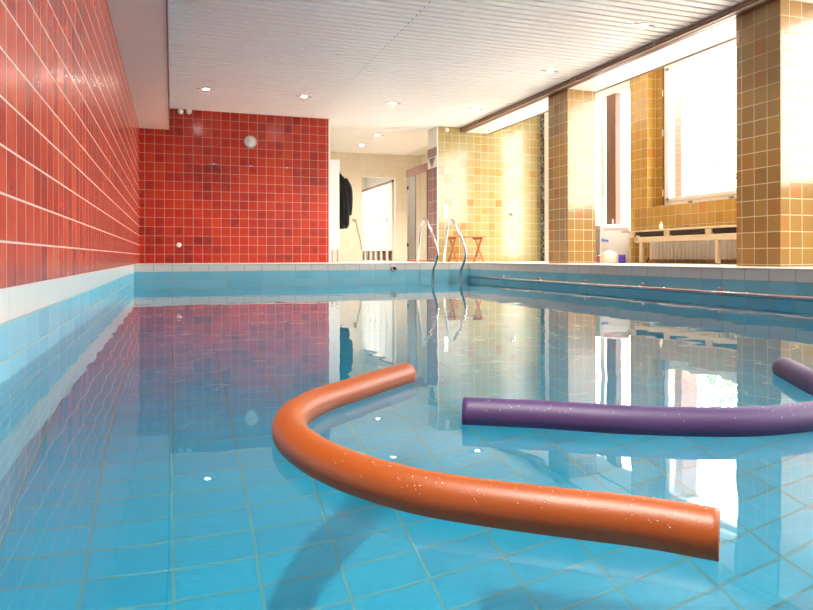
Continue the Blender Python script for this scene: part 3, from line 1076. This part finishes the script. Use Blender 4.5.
MB().lathe([(0.055, 0.112), (0.055, 0.58), (0.045, 0.595), (0.020, 0.595), (0.018, 0.56)], 18).build('roll', M['grey_cloth'], t)

# ================================================================== PASSAGE THINGS
t = thing('partition_panel', 'white partition panel on steel legs between the red wall and the black coat', 'partition', (2.945, 12.28, 0))
MB().box(-0.74, 0.0, 0.0, 0.035, 0.235, 1.90, 0.004).build('panel', M['white_gloss'], t)
for xx in (-0.03, -0.13, -0.62):
    o = MB().tube([(xx, 0.018, 0.0), (xx, 0.018, 0.24)], 0.014, 10).build('leg', M['steel'], t)
    MB().lathe([(0.03, 0.0), (0.03, 0.008), (0.012, 0.012)], 14, Matrix.Translation((xx, 0.018, 0))).build('foot', M['steel'], o)

# coat hanging on the panel
t = thing('black_coat', 'black coat hanging from the white partition panel', 'coat', (2.97, 12.46, 0))
lev = [(0.66, 0.15, 0.20), (0.70, 0.19, 0.22), (0.9, 0.195, 0.22), (1.15, 0.19, 0.21), (1.35, 0.185, 0.20), (1.48, 0.15, 0.19), (1.56, 0.12, 0.16), (1.62, 0.07, 0.10), (1.67, 0.025, 0.05)]
vv, ff = [], []
nn = 36
for i, (z, a, b) in enumerate(lev):
    for k in range(nn):
        th = 2 * PI * k / nn
        fold = 1 + (0.10 * math.sin(5 * th + 0.6) + 0.05 * math.sin(9 * th + z * 3)) * (1.0 - 0.7 * i / len(lev))
        x = a * 0.5 * (1 + math.cos(th) * fold)
        vv.append((x + 0.004, b * math.sin(th) * fold, z + (0.03 * math.sin(3 * th) if i == 0 else 0)))
for i in range(len(lev) - 1):
    for k in range(nn):
        k2 = (k + 1) % nn
        ff.append((i * nn + k, i * nn + k2, (i + 1) * nn + k2, (i + 1) * nn + k))
ff.append(tuple(range((len(lev) - 1) * nn, len(lev) * nn)))
ff.append(tuple(reversed(range(nn))))
MB().add(vv, ff, True).build('body', M['black_cloth'], t)
sl = MB().tube(spline([(0.10, -0.12, 1.56), (0.17, -0.15, 1.38), (0.18, -0.15, 1.1), (0.17, -0.14, 0.88)], 6), [0.045 + 0.012 * math.sin(k * 0.17) for k in range(19)], 14)
sl.build('sleeve', M['black_cloth'], t)
MB().tube(spline([(0.0, 0.0, 1.70), (0.03, 0.0, 1.70), (0.05, 0.0, 1.66), (0.02, 0.0, 1.64)], 5), 0.005, 8).build('hanging_loop', M['dark'], t)

# hand shower hose on the back wall
def on_back(px, py):
    w = ray(px)
    depth = YB * math.cos(math.atan((px - 406.5) / F)) / math.cos(w)
    return YB * math.tan(w), CAM_Z + (HORIZON - py) * depth / F


x0_, z0_ = on_back(355, 220)
x1_, z1_ = on_back(361.6, 250)
t = thing('shower_hose', 'thin dark hose hanging from a wall holder beside the doorway', 'hose', (x0_, YB, z0_))
MB().box(-0.06, 0.03, -0.04, 0.0, -0.03, 0.03, 0.006).build('holder', M['alu'], t)
MB().tube(spline([(0, -0.04, 0), (0.05, -0.05, -0.2), (0.11, -0.05, -0.45), (x1_ - x0_, -0.04, z1_ - z0_)], 8), 0.009, 8).build('hose', M['grey'], t)

# lockers along the right side of the changing room
lock_lbl = ['white locker farthest from the doorway, seen at its left edge', 'white locker second from the far end of the row in the changing room',
            'white locker third from the far end of the row', 'white locker in the middle of the row, seen through the doorway',
            'white locker second from the near end of the row in the changing room', 'white locker nearest the doorway in the changing room']
lp = None
for k in range(6):
    yy = 18.60 - 0.5 * k
    if lp is None:
        lp = thing('locker', lock_lbl[0], 'locker', (5.05, yy, 0), group='lockers in the changing room')
        MB().box(0.02, 0.5, -0.5, 0.0, 0.25, 1.92, 0.003).build('body', M['white_gloss'], lp)
        o = MB().box(0.0, 0.018, -0.485, -0.015, 0.26, 1.91, 0.003).build('door', M['white_gloss'], lp)
        MB().box(-0.012, 0.0, -0.10, -0.06, 0.98, 1.06, 0.003).build('latch', M['alu'], o)
        for a in (-0.47, -0.03):
            MB().box(0.02, 0.06, a - 0.03, a + 0.03, 0.0, 0.25, 0.003).build('leg', M['white_gloss'], lp)
        MB().box(0.08, 0.10, -0.44, -0.06, 0.0, 0.249).build('plinth', M['frame_wood'], lp)
        MB().box(-0.01, 0.5, -0.5, 0.0, 1.92, 1.97, 0.003).build('top_board', M['frame_wood'], lp)
    else:
        copy_thing(lp, (5.05, yy, 0), label=lock_lbl[k])

# shower cubicle: mauve header, metal door frame, glass leaf
t = thing('shower_cubicle', 'narrow shower cubicle door with grey metal frame and mauve header', 'shower door', (4.72, 12.27, 0))
CL = 13.52 - 12.27
MB().box(-0.03, 0.05, 0.0, CL, 1.79, 1.93, 0.004).build('header', M['mauve_paint'], t)
fr = None
for yy in (0.02, CL - 0.06):
    MB().box(-0.02, 0.03, yy - 0.02, yy + 0.04, 0.03, 1.79, 0.004).build('post', M['alu'] if yy > 0.5 else M['dark'], t)
MB().box(-0.02, 0.03, 0.0, CL, 0.0, 0.03, 0.003).build('threshold', M['red_strip'], t)
leaf = MB().box(-0.012, 0.012, CL - 0.50, CL - 0.12, 0.04, 1.77, 0.003).build('door_leaf', M['grey'], t)
MB().lathe([(0.0, 0.05), (0.026, 0.045), (0.03, 0.03), (0.012, 0.018), (0.012, 0.0)], 16,
           Matrix.Translation((-0.012, CL - 0.17, 0.94)) @ Matrix.Rotation(-PI / 2, 4, 'Y')).build('knob', M['chrome'], leaf)
for z in (0.35, 1.55):
    MB().box(-0.035, -0.012, CL - 0.11, CL - 0.05, z - 0.035, z + 0.035, 0.004).build('hinge', M['dark'], leaf)
MB().box(0.0, 0.006, 0.06, CL - 0.5, 0.04, 1.77).build('glass_panel', M['glass'], t)
MB().box(0.35, 0.38, 0.55, 0.60, 0.0, 1.75).build('red_pipe', M['red_strip'], t)

# ================================================================== OUTSIDE
t = thing('brick_post', 'brown brick post standing outside the large window', 'post', (8.15, 9.25, -0.25))
MB().box(-0.16, 0.16, -0.16, 0.16, 0.0, 3.6, 0.004).build('shaft', M['brick'], t)
MB().box(-0.2, 0.2, -0.2, 0.2, 3.6, 3.7, 0.01).build('cap', M['paving'], t)


def tree(loc, h, cr, seed, label):
    rnd = random.Random(seed)
    t = thing('garden_tree', label, 'tree', loc, group='trees in the garden')
    tb = MB()
    tb.tube([(0, 0, 0), (0.05, 0.02, h * 0.3), (0.0, 0.05, h * 0.6), (0.03, 0, h * 0.85)], [0.16, 0.13, 0.09, 0.03], 10)
    for k in range(9):
        a = rnd.uniform(0, 2 * PI)
        z0 = h * rnd.uniform(0.3, 0.7)
        tb.tube([(0, 0, z0), (cr * 0.4 * math.cos(a), cr * 0.4 * math.sin(a), z0 + 0.3), (cr * 0.8 * math.cos(a), cr * 0.8 * math.sin(a), z0 + 0.8)], [0.05, 0.03, 0.012], 6)
    tb.build('trunk', M['bark'], t)
    fb = MB()
    for k in range(2600):
        d = Vector((rnd.gauss(0, 1), rnd.gauss(0, 1), rnd.gauss(0, 1))).normalized() * (rnd.random() ** 0.4)
        lump = 0.8 + 0.3 * math.sin(3.1 * d.x + seed) * math.cos(2.7 * d.y)
        c = Vector((d.x * cr * lump, d.y * cr * lump, h * 0.62 + d.z * h * 0.40 * lump))
        s = rnd.uniform(0.06, 0.12)
        u = Vector((rnd.gauss(0, 1), rnd.gauss(0, 1), rnd.gauss(0, 1))).normalized()
        w = u.cross(Vector((rnd.gauss(0, 1), rnd.gauss(0, 1), rnd.gauss(0, 1)))).normalized()
        fb.add([c - u * s, c + w * s * 0.5, c + u * s, c - w * s * 0.5], [(0, 1, 2, 3)])
    fb.build('crown', M['leaf'], t)


tree((14.8, 14.4, -0.25), 4.6, 1.7, 3, 'leafy garden tree seen through the large window')
